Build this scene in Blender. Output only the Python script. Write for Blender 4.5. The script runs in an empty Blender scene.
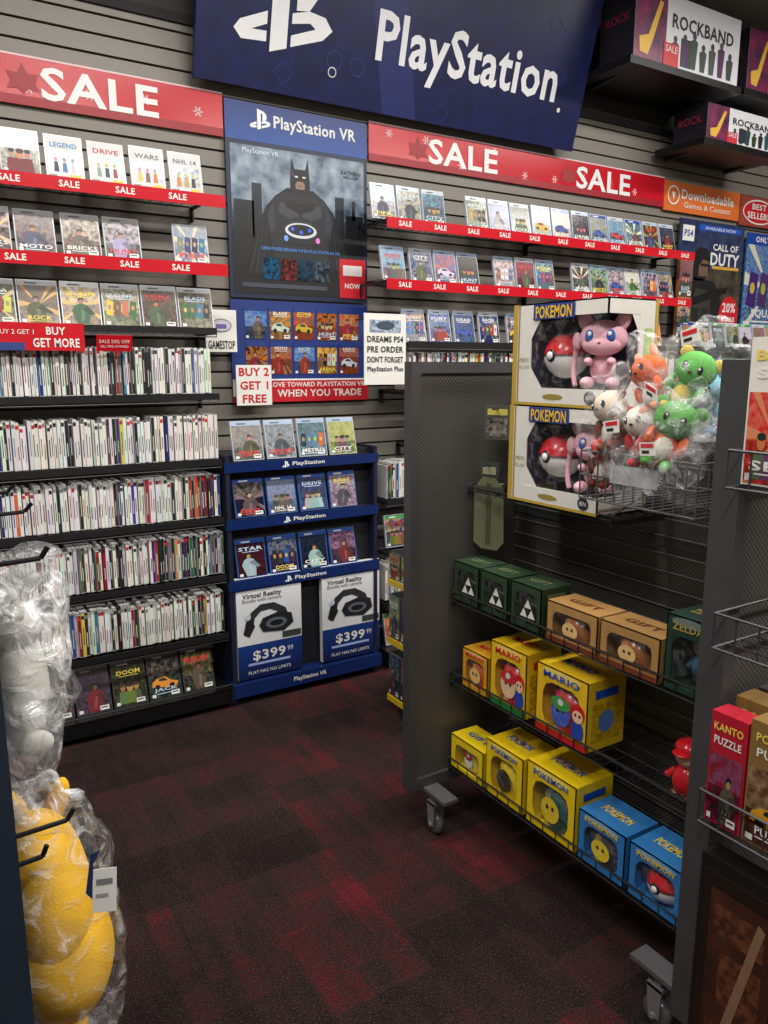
import bpy, math, random
from mathutils import Vector, Matrix, noise
random.seed(7)
sc=bpy.context.scene
try:
    sc.view_settings.view_transform='Standard'
except Exception: pass

# ------------------------------------------------------------------ colours
def lin(c):
    o=[]
    for v in c[:3]:
        v=v/255.0
        o.append(v/12.92 if v<=.04045 else ((v+.055)/1.055)**2.4)
    return (o[0],o[1],o[2],1.0)
WHITE=(222,220,216);BLACK=(14,14,16);RED=(190,20,36);NAVY=(18,28,84);DGREY=(48,48,52)

# ------------------------------------------------------------------ materials
MATS={}
def newmat(name):
    m=bpy.data.materials.new(name);m.use_nodes=True
    nt=m.node_tree;nt.nodes.clear()
    out=nt.nodes.new('ShaderNodeOutputMaterial')
    MATS[name]=m
    return m,nt,out
def N(nt,t,**k):
    n=nt.nodes.new(t)
    for a,b in k.items():
        if hasattr(n,a): setattr(n,a,b)
    return n
def vc(name,rough=.5,metal=0,spec=.5,noise_amt=.06,noise_scale=30,bump=0,bscale=200,cover=False,soft=.06):
    m,nt,out=newmat(name);L=nt.links.new
    b=N(nt,'ShaderNodeBsdfPrincipled')
    b.inputs['Roughness'].default_value=rough;b.inputs['Metallic'].default_value=metal
    b.inputs['Specular IOR Level'].default_value=spec
    a=N(nt,'ShaderNodeAttribute');a.attribute_name='Col'
    tc=N(nt,'ShaderNodeTexCoord')
    nz=N(nt,'ShaderNodeTexNoise');nz.inputs['Scale'].default_value=noise_scale;nz.inputs['Detail'].default_value=6 if cover else 3
    L(tc.outputs['Object'],nz.inputs['Vector'])
    if cover:
        a2=N(nt,'ShaderNodeAttribute');a2.attribute_name='Col2'
        r=N(nt,'ShaderNodeValToRGB');r.color_ramp.elements[0].position=.5-soft;r.color_ramp.elements[1].position=.5+soft
        L(nz.outputs['Fac'],r.inputs['Fac'])
        mx=N(nt,'ShaderNodeMixRGB');L(r.outputs['Color'],mx.inputs['Fac']);L(a.outputs['Color'],mx.inputs['Color1']);L(a2.outputs['Color'],mx.inputs['Color2'])
        L(mx.outputs['Color'],b.inputs['Base Color'])
    else:
        mr=N(nt,'ShaderNodeMapRange');mr.inputs['To Min'].default_value=1-noise_amt*2;mr.inputs['To Max'].default_value=1+noise_amt
        L(nz.outputs['Fac'],mr.inputs['Value'])
        mx=N(nt,'ShaderNodeMixRGB',blend_type='MULTIPLY');mx.inputs['Fac'].default_value=1
        L(a.outputs['Color'],mx.inputs['Color1']);L(mr.outputs['Result'],mx.inputs['Color2'])
        L(mx.outputs['Color'],b.inputs['Base Color'])
    if bump>0:
        n2=N(nt,'ShaderNodeTexNoise');n2.inputs['Scale'].default_value=bscale;L(tc.outputs['Object'],n2.inputs['Vector'])
        bp=N(nt,'ShaderNodeBump');bp.inputs['Strength'].default_value=bump;bp.inputs['Distance'].default_value=.003
        L(n2.outputs['Fac'],bp.inputs['Height']);L(bp.outputs['Normal'],b.inputs['Normal'])
    L(b.outputs['BSDF'],out.inputs['Surface'])
vc('matte',.75)
vc('paper',.45,noise_amt=.04)
vc('gloss',.22)
vc('metal',.4,metal=.45,noise_amt=.15,noise_scale=8)
vc('fabric',.95,spec=.1,bump=.35,bscale=420,noise_scale=12,noise_amt=.12)
vc('cover',.22,cover=True,noise_scale=60,soft=.13)
vc('coverbig',.35,cover=True,noise_scale=14,soft=.2)
def perf():
    m,nt,out=newmat('perf');L=nt.links.new
    b=N(nt,'ShaderNodeBsdfPrincipled');b.inputs['Metallic'].default_value=.35;b.inputs['Roughness'].default_value=.45
    a=N(nt,'ShaderNodeAttribute');a.attribute_name='Col'
    tc=N(nt,'ShaderNodeTexCoord');sp=N(nt,'ShaderNodeSeparateXYZ');L(tc.outputs['Object'],sp.inputs[0])
    ad=N(nt,'ShaderNodeMath',operation='ADD');L(sp.outputs[0],ad.inputs[0]);L(sp.outputs[1],ad.inputs[1])
    cb=N(nt,'ShaderNodeCombineXYZ');L(ad.outputs[0],cb.inputs[0]);L(sp.outputs[2],cb.inputs[1])
    mp=N(nt,'ShaderNodeMapping');mp.inputs['Rotation'].default_value=(0,0,math.radians(45));L(cb.outputs[0],mp.inputs['Vector'])
    vo=N(nt,'ShaderNodeTexVoronoi');vo.voronoi_dimensions='2D';vo.inputs['Scale'].default_value=110;vo.inputs['Randomness'].default_value=0
    L(mp.outputs[0],vo.inputs['Vector'])
    r=N(nt,'ShaderNodeValToRGB');r.color_ramp.elements[0].position=.28;r.color_ramp.elements[0].color=(.25,.25,.25,1);r.color_ramp.elements[1].position=.42;r.color_ramp.elements[1].color=(1,1,1,1)
    L(vo.outputs['Distance'],r.inputs['Fac'])
    mx=N(nt,'ShaderNodeMixRGB',blend_type='MULTIPLY');mx.inputs['Fac'].default_value=1
    L(a.outputs['Color'],mx.inputs['Color1']);L(r.outputs['Color'],mx.inputs['Color2']);L(mx.outputs['Color'],b.inputs['Base Color'])
    L(b.outputs['BSDF'],out.inputs['Surface'])
perf()
def bagmat(name,amt,rough):
    m,nt,out=newmat(name);L=nt.links.new
    t=N(nt,'ShaderNodeBsdfTransparent')
    g=N(nt,'ShaderNodeBsdfPrincipled');g.inputs['Base Color'].default_value=(.85,.86,.88,1);g.inputs['Roughness'].default_value=rough
    g.inputs['Specular IOR Level'].default_value=1.0
    tc=N(nt,'ShaderNodeTexCoord')
    nz=N(nt,'ShaderNodeTexNoise');nz.inputs['Scale'].default_value=20;nz.inputs['Detail'].default_value=4;nz.inputs['Distortion'].default_value=1.5
    L(tc.outputs['Object'],nz.inputs['Vector'])
    bp=N(nt,'ShaderNodeBump');bp.inputs['Strength'].default_value=.9;bp.inputs['Distance'].default_value=.02
    L(nz.outputs['Fac'],bp.inputs['Height']);L(bp.outputs['Normal'],g.inputs['Normal'])
    r=N(nt,'ShaderNodeMapRange');r.inputs['From Min'].default_value=.48;r.inputs['From Max'].default_value=.72;r.inputs['To Min'].default_value=amt*.35;r.inputs['To Max'].default_value=min(1,amt*3.2)
    L(nz.outputs['Fac'],r.inputs['Value'])
    mx=N(nt,'ShaderNodeMixShader');L(r.outputs['Result'],mx.inputs['Fac']);L(t.outputs[0],mx.inputs[1]);L(g.outputs[0],mx.inputs[2])
    L(mx.outputs[0],out.inputs['Surface'])
bagmat('bag',.12,.12);bagmat('bagthick',.30,.15);bagmat('film',.04,.05)

# ------------------------------------------------------------------ mesh builder
class MB:
    def __init__(s): s.v=[];s.f=[];s.m=[];s.c=[];s.c2=[];s.sm=[]
    def add(s,vs,fs,mat='matte',col=WHITE,col2=None,smooth=False,vcols=None):
        o=len(s.v);s.v+= [tuple(p) for p in vs]
        lc=lin(col);l2=lin(col2) if col2 else lc
        for f in fs:
            s.f.append([o+i for i in f]);s.m.append(mat);s.sm.append(smooth)
            s.c.append([lin(vcols[i]) for i in f] if vcols else [lc]*len(f));s.c2.append([l2]*len(f))
    def box(s,x0,y0,z0,x1,y1,z1,col=WHITE,mat='matte'):
        vs=[(x0,y0,z0),(x1,y0,z0),(x1,y1,z0),(x0,y1,z0),(x0,y0,z1),(x1,y0,z1),(x1,y1,z1),(x0,y1,z1)]
        s.add(vs,[(0,3,2,1),(4,5,6,7),(0,1,5,4),(1,2,6,5),(2,3,7,6),(3,0,4,7)],mat,col)
    def tube(s,a,b,r=.002,col=DGREY,mat='metal',n=5,r2=None):
        a=Vector(a);b=Vector(b);d=(b-a).normalized()
        p=d.orthogonal().normalized();q=d.cross(p);r2=r if r2 is None else r2
        vs=[];
        for c,rr in((a,r),(b,r2)):
            for i in range(n):
                t=2*math.pi*i/n;vs.append(c+p*math.cos(t)*rr+q*math.sin(t)*rr)
        fs=[(i,(i+1)%n,n+(i+1)%n,n+i) for i in range(n)]
        fs+= [tuple(range(n-1,-1,-1)),tuple(range(n,2*n))]
        s.add(vs,fs,mat,col,smooth=False)
    def path(s,pts,r,col,mat='metal',n=6):
        for a,b in zip(pts[:-1],pts[1:]): s.tube(a,b,r,col,mat,n)
    def ell(s,c,r,col,mat='fabric',rot=None,seg=18,rings=11,nz=0,nsc=8,colf=None,pw=1):
        c=Vector(c);vs=[];vcs=[]
        for j in range(rings+1):
            ph=math.pi*j/rings
            for i in range(seg):
                t=2*math.pi*i/seg
                d=Vector((math.sin(ph)*math.cos(t),math.sin(ph)*math.sin(t),math.cos(ph)))
                if pw!=1: d=Vector([math.copysign(abs(q)**pw,q) for q in d])
                p=Vector((d.x*r[0],d.y*r[1],d.z*r[2]))
                if nz: p*=1+nz*noise.noise((p+c)*nsc)
                if rot is not None: p=rot@p
                vs.append(c+p);vcs.append(colf(d) if colf else col)
        fs=[]
        for j in range(rings):
            for i in range(seg):
                a=j*seg+i;b=j*seg+(i+1)%seg
                fs.append((a,a+seg,b+seg,b))
        s.add(vs,fs,mat,col,smooth=True,vcols=vcs)
    def lathe(s,c,prof,col,mat='gloss',n=20,ax=None,colf=None):
        c=Vector(c);M=ax if ax is not None else Matrix.Identity(3)
        vs=[];vcs=[]
        for k,(r,h) in enumerate(prof):
            for i in range(n):
                t=2*math.pi*i/n;vs.append(c+M@Vector((r*math.cos(t),r*math.sin(t),h)));vcs.append(colf(k,t) if colf else col)
        fs=[(k*n+i,k*n+(i+1)%n,(k+1)*n+(i+1)%n,(k+1)*n+i) for k in range(len(prof)-1) for i in range(n)]
        s.add(vs,fs,mat,col,smooth=True,vcols=vcs)
    def obj(s,name,parent=None,keep=False):
        me=bpy.data.meshes.new(name)
        xs=[p[0] for p in s.v];ys=[p[1] for p in s.v];zs=[p[2] for p in s.v]
        o=Vector(((min(xs)+max(xs))/2,(min(ys)+max(ys))/2,min(zs)))
        if keep or parent is not None: o=Vector((0,0,0))
        me.from_pydata([(p[0]-o.x,p[1]-o.y,p[2]-o.z) for p in s.v],[],s.f)
        names=[]
        for m in s.m:
            if m not in names: names.append(m)
        for m in names: me.materials.append(MATS[m])
        idx={m:i for i,m in enumerate(names)}
        me.polygons.foreach_set('material_index',[idx[m] for m in s.m])
        me.polygons.foreach_set('use_smooth',s.sm)
        for an,src in(('Col',s.c),('Col2',s.c2)):
            ca=me.color_attributes.new(an,'FLOAT_COLOR','CORNER')
            flat=[x for f in src for c in f for x in c]
            ca.data.foreach_set('color',flat)
        me.update()
        ob=bpy.data.objects.new(name,me);sc.collection.objects.link(ob);ob.location=o
        if parent is not None: ob.parent=parent
        return ob
def empty(name,loc=(0,0,0)):
    e=bpy.data.objects.new(name,None);sc.collection.objects.link(e);return e

TC={}
def textgeo(t,bold=False):
    key=(t,bool(bold))
    if key in TC: return TC[key]
    cu=bpy.data.curves.new('t','FONT');cu.body=t;cu.size=1;cu.align_x='CENTER';cu.align_y='CENTER';cu.resolution_u=2
    if bold: cu.offset=.022;cu.space_character=1.06
    ob=bpy.data.objects.new('t',cu);sc.collection.objects.link(ob)
    bpy.context.view_layer.update()
    dg=bpy.context.evaluated_depsgraph_get();me=ob.evaluated_get(dg).to_mesh()
    vs=[(v.co.x,v.co.y) for v in me.vertices];fs=[tuple(p.vertices) for p in me.polygons]
    ob.evaluated_get(dg).to_mesh_clear()
    bpy.data.objects.remove(ob);bpy.data.curves.remove(cu)
    if not vs: vs=[(0,0),(1,1)];fs=[]
    w=max(v[0] for v in vs)-min(v[0] for v in vs)
    cx=(max(v[0] for v in vs)+min(v[0] for v in vs))/2;cy=(max(v[1] for v in vs)+min(v[1] for v in vs))/2
    h=max(v[1] for v in vs)-min(v[1] for v in vs)
    TC[key]=([(x-cx,y-cy) for x,y in vs],fs,w,h);return TC[key]

class FR:
    """flat drawing frame: origin o, right r, up u; normal towards the viewer"""
    def __init__(s,mb,o,r=(1,0,0),u=(0,0,1)):
        s.mb=mb;s.o=Vector(o);s.r=Vector(r).normalized();s.u=Vector(u).normalized();s.n=s.r.cross(s.u)
    def P(s,x,y,d=0): return s.o+s.r*x+s.u*y+s.n*d
    def poly(s,pts,col,d=.001,mat='paper',col2=None,vcols=None):
        s.mb.add([s.P(x,y,d) for x,y in pts],[tuple(range(len(pts)))],mat,col,col2,vcols=vcols)
    def rect(s,x,y,w,h,col,d=.001,mat='paper',col2=None,top=None):
        vc_=[col,col,top,top] if top else None
        s.poly([(x,y),(x+w,y),(x+w,y+h),(x,y+h)],col,d,mat,col2,vc_)
    def circ(s,x,y,rx,ry,col,d=.001,mat='paper',n=20,col2=None):
        s.poly([(x+rx*math.cos(2*math.pi*i/n),y+ry*math.sin(2*math.pi*i/n)) for i in range(n)],col,d,mat,col2)
    def ring(s,x,y,rx,ry,w,col,d=.001,a0=0,a1=2*math.pi,n=24):
        for i in range(n):
            t0=a0+(a1-a0)*i/n;t1=a0+(a1-a0)*(i+1)/n
            s.poly([(x+rx*math.cos(t0),y+ry*math.sin(t0)),(x+rx*math.cos(t1),y+ry*math.sin(t1)),(x+(rx-w)*math.cos(t1),y+(ry-w)*math.sin(t1)),(x+(rx-w)*math.cos(t0),y+(ry-w)*math.sin(t0))],col,d)
    def text(s,t,x,y,w=None,h=None,col=WHITE,d=.002,mat='paper',bold=0):
        vs,fs,tw,th_=textgeo(t,bold)
        if not fs: return
        if w is None: k=h/th_;kx=k
        elif h is None: k=w/tw;kx=k
        else: kx=w/tw;k=h/th_
        s.mb.add([s.P(x+vx*kx,y+vy*k,d) for vx,vy in vs],fs,mat,col)
    def box(s,x,y,w,h,dep,col,d=0,mat='matte'):
        vs=[s.P(a,b,c) for c in(d,d-dep) for a,b in((x,y),(x+w,y),(x+w,y+h),(x,y+h))]
        s.mb.add(vs,[(0,1,2,3),(7,6,5,4),(1,5,6,2),(5,1,0,4),(3,2,6,7),(0,3,7,4)],mat,col)

def rc(base,var=30):
    return tuple(max(5,min(240,b+random.randint(-var,var))) for b in base)
def mix(a,b,t): return tuple(int(a[i]*(1-t)+b[i]*t) for i in range(3))
PAL=[(24,50,130),(140,26,26),(30,30,36),(170,120,60),(40,80,50),(190,190,195),(60,40,90),(200,96,30),(50,100,150),(20,20,24),(120,120,115),(120,16,24),(16,26,50),(200,198,190),(96,76,56),(210,170,60)]
WORDS=['STAR','FURY','RACER','QUEST','ZONE','HUNT','RIDE','KART','CITY','NHL 14','WARS','DEAD','ROCK','DOOM','SPORTS','HERO','MOTO','FIFA','LEGEND','NIGHT','METRO','DRIVE','BRICKS','SONIC','ARENA','BLADE','SHADOW','ISLAND']

def art(F,x,y,w,h,c1,c2,title=None,d=.0012):
    lo=mix(c1,(10,10,12),.5)
    hi=random.choice([mix(c2,(200,200,200),.3),mix(c1,(220,200,160),.4),mix(c2,(10,10,12),.4)])
    sp=random.uniform(.35,.6)
    F.rect(x,y,w,h,lo,d,'cover',mix(c1,c2,.5))
    F.rect(x,y+h*sp,w,h*(1-sp),c1,d+.0002,'cover',hi)
    q=random.random();cx=x+w*random.uniform(.38,.62)
    skin=rc((160,124,100),25);cl=rc(random.choice([(30,30,36),(80,70,56),(50,60,86),(120,24,24),(160,160,164),(60,80,50)]),18)
    if random.random()<.35:
        for i in range(7):
            a=i*.9+random.random()*.5;X,Y=x+w*.5,y+h*.5
            ex=max(x,min(x+w,X+w*.7*math.cos(a)));ey=max(y,min(y+h,Y+h*.7*math.sin(a)));ex2=max(x,min(x+w,X+w*.7*math.cos(a+.22)));ey2=max(y,min(y+h,Y+h*.7*math.sin(a+.22)))
            F.poly([(X,Y),(ex,ey),(ex2,ey2)],mix(c2,(240,210,140),.4),d+.0003)
    if q<.45:
        lean=w*random.uniform(-.08,.08)
        F.poly([(cx-w*.15,y+h*.02),(cx+w*.17,y+h*.02),(cx+w*.25+lean,y+h*.42),(cx+w*.17+lean,y+h*.52),(cx+w*.05+lean,y+h*.56),(cx-w*.06+lean,y+h*.56),(cx-w*.18+lean,y+h*.50),(cx-w*.26+lean,y+h*.36)],cl,d+.0005)
        F.poly([(cx+lean,y+h*.40),(cx+w*.10+lean,y+h*.5),(cx+w*.04,y+h*.1),(cx-w*.04,y+h*.1)],mix(cl,(200,200,200),.25),d+.0006)
        F.poly([(cx+lean,y+h*.42),(cx+w*.17+lean,y+h*.50),(min(cx+w*.36,x+w),y+h*.30),(cx+w*.26,y+h*.26)],mix(cl,(10,10,10),.3),d+.0007)
        F.circ(cx+lean,y+h*.63,w*.075,h*.075,skin,d+.0008,n=10);F.poly([(cx+lean-w*.08,y+h*.62),(cx+lean-w*.07,y+h*.70),(cx+lean,y+h*.73),(cx+lean+w*.08,y+h*.70),(cx+lean+w*.08,y+h*.64),(cx+lean,y+h*.68)],rc((36,28,24),15),d+.0010)
    elif q<.62:
        F.poly([(x+w*.08,y+h*.3),(x+w*.85,y+h*.22),(x+w*.93,y+h*.36),(x+w*.7,y+h*.42),(x+w*.52,y+h*.54),(x+w*.25,y+h*.5),(x+w*.1,y+h*.42)],rc(random.choice([(180,30,30),(190,190,195),(30,70,150),(200,150,40)]),15),d+.0006)
        for a in(.25,.72): F.circ(x+w*a,y+h*.28,w*.09,h*.07,(16,16,18),d+.0009,n=10)
        F.poly([(x+w*.3,y+h*.43),(x+w*.6,y+h*.42),(x+w*.5,y+h*.51),(x+w*.32,y+h*.49)],(30,40,50),d+.0009)
    elif q<.8:
        for a,s_ in((.28,.75),(.70,.8),(.5,1)):
            F.poly([(x+w*(a-.2*s_),y+h*.05),(x+w*(a+.2*s_),y+h*.05),(x+w*(a+.15*s_),y+h*.36),(x+w*(a-.15*s_),y+h*.36)],rc(cl,25),d+.0005+s_*.0002)
            F.circ(x+w*a,y+h*.45,w*.10*s_,h*.11*s_,rc(skin,20),d+.0006+s_*.0002,n=12);F.circ(x+w*a,y+h*.52,w*.11*s_,h*.06*s_,rc((46,34,28),20),d+.0007+s_*.0002,n=12)
    else:
        for i in range(4):
            a=x+w*.06+w*.22*i;F.poly([(a,y+h*.3),(a+w*.18,y+h*.26),(a+w*.22,y+h*.66),(a+w*.05,y+h*.7)],rc(random.choice(PAL),20),d+.0005)
            F.circ(a+w*.11,y+h*.5,w*.05,h*.07,rc(skin,30),d+.0008,n=9)
    t=title or random.choice(WORDS);ty=random.choice([.16,.2,.82,.84]) if not title else .2
    tc_=random.choice([WHITE,(225,200,80),(205,40,40),WHITE,(180,200,220),(20,20,24)])
    F.text(t,x+w/2,y+h*ty,w=w*random.uniform(.6,.86),h=h*.11,col=tc_,d=d+.0014,bold=1)
    F.rect(x+w*.2,y+h*(ty-.1),w*.6,h*.018,tc_,d+.0013)
    F.rect(x+w*.04,y+h*.03,w*.12,h*.08,(215,215,215),d+.0013)
    if random.random()<.55:
        F.rect(x+w*.66,y+h*.03,w*.27,h*.11,WHITE,d+.0016);F.rect(x+w*.69,y+h*.08,w*.2,h*.03,(60,60,60),d+.002)

def case(mb,x,y,z,w=.137,h=.172,t=.014,lean=12,band=None,base=None,c1=None,c2=None,title=None,r=(1,0,0),back=(0,1,0),plain=False):
    la=math.radians(lean+random.uniform(-2,2))
    u=Vector(back)*math.sin(la)+Vector((0,0,1))*math.cos(la)
    F=FR(mb,(x,y,z),r,u)
    base=base or (205,208,212)
    F.box(0,0,w,h,t,base,mat='gloss')
    c1=c1 or rc(random.choice(PAL),18);c2=c2 or rc(random.choice(PAL),18)
    bh=.018 if band else 0
    if plain:
        F.rect(.004,.004,w-.008,h-.008,(196,197,198),.0012,'paper')
        F.rect(w*.08,h*.16,w*.84,h*.5,rc((150,166,180),25),.0016,'cover',rc((200,200,200),10))
        for i in range(3):
            a=w*(.2+.22*i);F.poly([(a,h*.18),(a+w*.14,h*.18),(a+w*.12,h*.4),(a+w*.02,h*.4)],rc(random.choice(PAL),20),.002);F.circ(a+w*.07,h*.46,w*.05,h*.05,rc((170,140,120)),.0022,n=9)
        F.text(title or random.choice(WORDS),w/2,h*.78,w=w*.7,h=h*.11,col=random.choice([(60,62,70),(30,120,170),(170,40,40),(90,90,96)]),d=.002,bold=1)
        F.rect(w*.62,h*.05,w*.28,h*.09,(220,180,50) if random.random()<.4 else (190,50,50),.002);F.rect(w*.06,h*.05,w*.2,h*.06,(120,122,126),.002)
    else:
        art(F,.004,.004,w-.008,h-.008-bh,c1,c2,title)
    if band:
        F.rect(.004,h-.004-bh,w-.008,bh,band,.0012,'gloss');F.rect(.03,h-.004-bh*.7,w*.3,bh*.35,WHITE if sum(band)<450 else (90,90,96),.0018)

def spines(mb,x0,x1,y,z,h=.19,dep=.135,whitep=.55,dark=(0,0)):
    x=x0
    while x<x1:
        t=random.choice([.0145,.0145,.0145,.0125,.015])
        hh=h*random.choice([1,1,1,.9,.97]);yy=y+random.uniform(-.006,.008)
        ln=random.uniform(-.003,.003)
        q=random.random()
        wp=whitep if not(dark[0]<x<dark[1]) else .15
        col=rc((216,215,210),12) if q<wp else (rc((30,30,34),12) if q<wp+(1-wp)*.5 else rc(random.choice(PAL),20))
        F=FR(mb,(x+ln,yy,z));F.box(0,0,t-.0012,hh,dep,(208,208,206) if random.random()<.9 else (60,60,62),mat='gloss')
        F.rect(.0006,.003,t-.0024,hh-.006,col,.0008,'paper')
        k=random.choice([(40,40,42),(120,120,122),(150,25,30),(40,60,120),(90,90,90),(30,30,30)]) if sum(col)>380 else rc((200,196,186),25)
        a=hh*random.uniform(.18,.3);b=hh*random.uniform(.25,.5)
        F.rect(t*.34,a,t*.22,b,k,.0014)
        if random.random()<.6: F.rect(.0012,hh*.86,t-.004,hh*.08,random.choice([(20,20,25),(190,25,35),(120,120,125),(30,30,34)]),.0014)
        x+=t

def wire_shelf(mb,x0,x1,yf,yb,z,lip=.03,col=(44,44,46),step=.045,nl=5):
    for i in range(nl):
        y=yf+(yb-yf)*i/(nl-1);mb.tube((x0,y,z),(x1,y,z),.0022,col)
    n=int((x1-x0)/step)
    for i in range(n+1):
        x=x0+(x1-x0)*i/n
        mb.tube((x,yf,z+.003),(x,yb,z+.003),.0016,col,n=4)
        mb.tube((x,yf,z-lip),(x,yf,z+.003),.0016,col,n=4)
    mb.tube((x0,yf,z-lip),(x1,yf,z-lip),.0025,col)
    for x in(x0,(x0+x1)/2,x1):
        mb.box(x-.003,yf,z-.02,x+.003,yb,z-.004,col,'metal')
        mb.box(x-.003,yb-.04,z-.07,x+.003,yb,z-.004,col,'metal')

# ================================================================== ROOM
WALLY=3.60
X0,X1,Y0,CZ=-2.6,7.2,-2.6,3.75
def carpet():
    m,nt,out=newmat('carpet');L=nt.links.new
    b=N(nt,'ShaderNodeBsdfPrincipled');b.inputs['Roughness'].default_value=.95;b.inputs['Specular IOR Level'].default_value=.1
    tc=N(nt,'ShaderNodeTexCoord')
    def cells(sx,sy,off):
        mp=N(nt,'ShaderNodeMapping');mp.inputs['Scale'].default_value=(sx,sy,0);mp.inputs['Location'].default_value=(off,off*.7,0);L(tc.outputs['Object'],mp.inputs[0])
        fl=N(nt,'ShaderNodeVectorMath',operation='FLOOR');L(mp.outputs[0],fl.inputs[0])
        wn=N(nt,'ShaderNodeTexWhiteNoise');wn.noise_dimensions='3D';L(fl.outputs[0],wn.inputs['Vector']);return wn.outputs['Value']
    c1=cells(1.64,1.64,.37);c2=cells(3.28,6.56,.5);c3=cells(13,3.3,.1);c4=cells(26,6.56,.9)
    def math_(op,a,bv):
        n=N(nt,'ShaderNodeMath',operation=op)
        for i,q in enumerate((a,bv)):
            if isinstance(q,(int,float)): n.inputs[i].default_value=q
            else: L(q,n.inputs[i])
        return n.outputs[0]
    s=math_('ADD',math_('ADD',math_('MULTIPLY',c1,.18),math_('MULTIPLY',c4,.20)),math_('ADD',math_('MULTIPLY',c2,.40),math_('MULTIPLY',c3,.22)))
    def nz_(sx,sy,det):
        mp=N(nt,'ShaderNodeMapping');mp.inputs['Scale'].default_value=(sx,sy,1);L(tc.outputs['Object'],mp.inputs[0])
        nz=N(nt,'ShaderNodeTexNoise');nz.inputs['Scale'].default_value=1;nz.inputs['Detail'].default_value=det;L(mp.outputs[0],nz.inputs['Vector']);return nz.outputs['Fac']
    s2=math_('ADD',s,math_('MULTIPLY',math_('SUBTRACT',nz_(70,190,4),.5),1.1))
    r=N(nt,'ShaderNodeValToRGB');e=r.color_ramp.elements
    e[0].position=.25;e[0].color=lin((28,22,22));e[1].position=1.0;e[1].color=lin((100,26,36))
    x=e.new(.52);x.color=lin((43,31,30));x=e.new(.68);x.color=lin((55,29,31));x=e.new(.80);x.color=lin((76,25,31))
    L(s2,r.inputs['Fac'])
    sp=nz_(230,230,2);rr=N(nt,'ShaderNodeValToRGB');rr.color_ramp.elements[0].position=.56;rr.color_ramp.elements[1].position=.74;L(sp,rr.inputs['Fac'])
    mx=N(nt,'ShaderNodeMixRGB');L(rr.outputs['Color'],mx.inputs['Fac']);L(r.outputs['Color'],mx.inputs['Color1']);mx.inputs['Color2'].default_value=lin((94,76,68))
    L(mx.outputs['Color'],b.inputs['Base Color'])
    bp=N(nt,'ShaderNodeBump');bp.inputs['Strength'].default_value=.9;bp.inputs['Distance'].default_value=.004;L(sp,bp.inputs['Height']);L(bp.outputs['Normal'],b.inputs['Normal'])
    L(b.outputs[0],out.inputs['Surface'])
carpet()
mb=MB();mb.box(X0,Y0,-.1,X1,WALLY+.1,0,(40,30,30),'carpet');mb.obj('floor',keep=True)
mb=MB();mb.box(X0,Y0,CZ,X1,WALLY+.1,CZ+.1,(160,157,150));mb.obj('ceiling',keep=True)
SL=(122,117,109)
mb=MB();mb.box(X0,WALLY,0,X1,WALLY+.1,CZ,(34,32,30))
z=.12
while z<3.02:
    mb.box(X0,WALLY-.016,z+.005,X1,WALLY,z+.071,SL,'paper');z+=.0762
mb.box(X0,WALLY-.03,3.05,X1,WALLY,3.09,(30,30,32));mb.box(X0,WALLY-.012,3.09,X1,WALLY,CZ,(52,52,54))
mb.obj('wall_back',keep=True)
mb=MB();mb.box(X0-.1,Y0,0,X0,WALLY,CZ,(150,146,138));mb.obj('wall_left',keep=True)
mb=MB();mb.box(X1,Y0,0,X1+.1,WALLY,CZ,(130,126,120));mb.obj('wall_right',keep=True)
mb=MB();mb.box(X0,Y0-.1,0,X1,Y0,CZ,(150,146,138));mb.obj('wall_front',keep=True)
mb=MB();mb.box(X0,WALLY-.03,0,X1,WALLY-.016,.11,(18,18,20));mb.obj('baseboard_back',keep=True)

# ================================================================== WALL SHELVES
YF,YB=3.30,3.58
def strip(mb,x0,x1,z,txt='SALE',step=.21,col=RED,h=.05):
    F=FR(mb,(x0,YF-.006,z-.045));F.box(0,0,x1-x0,h,.004,col,mat='gloss')
    x=step*.5
    while x<x1-x0-.05:
        F.text(txt,x,h/2,w=.075,h=h*.5,col=WHITE,d=.001,bold=1);x+=step
XL,XR=-.95,1.19
def shelf_row(x0,x1,z,red=False):
    mb=MB();wire_shelf(mb,x0,x1,YF,YB,z)
    if red: strip(mb,x0,x1+.06,z)
    else: mb.box(x0,YF-.006,z-.02,x1,YF-.002,z+.008,(40,40,42),'metal')
    return mb.obj('wire_display_shelf')
for z,red in((2.30,1),(2.02,1),(1.75,0),(1.47,0),(1.18,0),(.915,0),(.645,0),(.365,0)):
    shelf_row(XL,XR,z,red)
mb=MB();mb.box(XL,YF-.02,.03,XR-.0,YB-.01,.10,(26,26,28),'metal');mb.tube((XL,YF-.03,.125),(XR,YF-.03,.125),.004)
mb.tube((XR,YF-.03,.125),(XR,YF-.03,.03),.004)
mb.obj('base_deck')
WII=(204,205,206)
mb=MB()
for i in range(10):
    case(mb,1.04-i*.16,YF+.06,2.305,base=WII,w=.14,h=.175,plain=(i not in(4,7)))
mb.obj('game_case_row')
mb=MB()
for i,x in enumerate([.43,.60,.76,.27,.11,-.05,-.21,-.37]):
    case(mb,x,YF+.06,2.025,band=(180,184,188),c1=rc((70,60,56),15),c2=rc((170,160,150),20),w=.145)
case(mb,1.04,YF+.05,2.025,w=.15,h=.165,c1=(130,145,170),c2=(170,180,195),title='PS3')
mb.obj('game_case_row')
mb=MB()
for i in range(11):
    case(mb,1.05-i*.158,YF+.05,1.755,band=(185,190,194),c1=(50,90,40) if i==2 else rc(random.choice([(106,60,40),(60,50,40),(90,80,60)]),15),c2=rc((170,140,110),25),w=.15,h=.178)
mb.obj('game_case_row')
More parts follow.
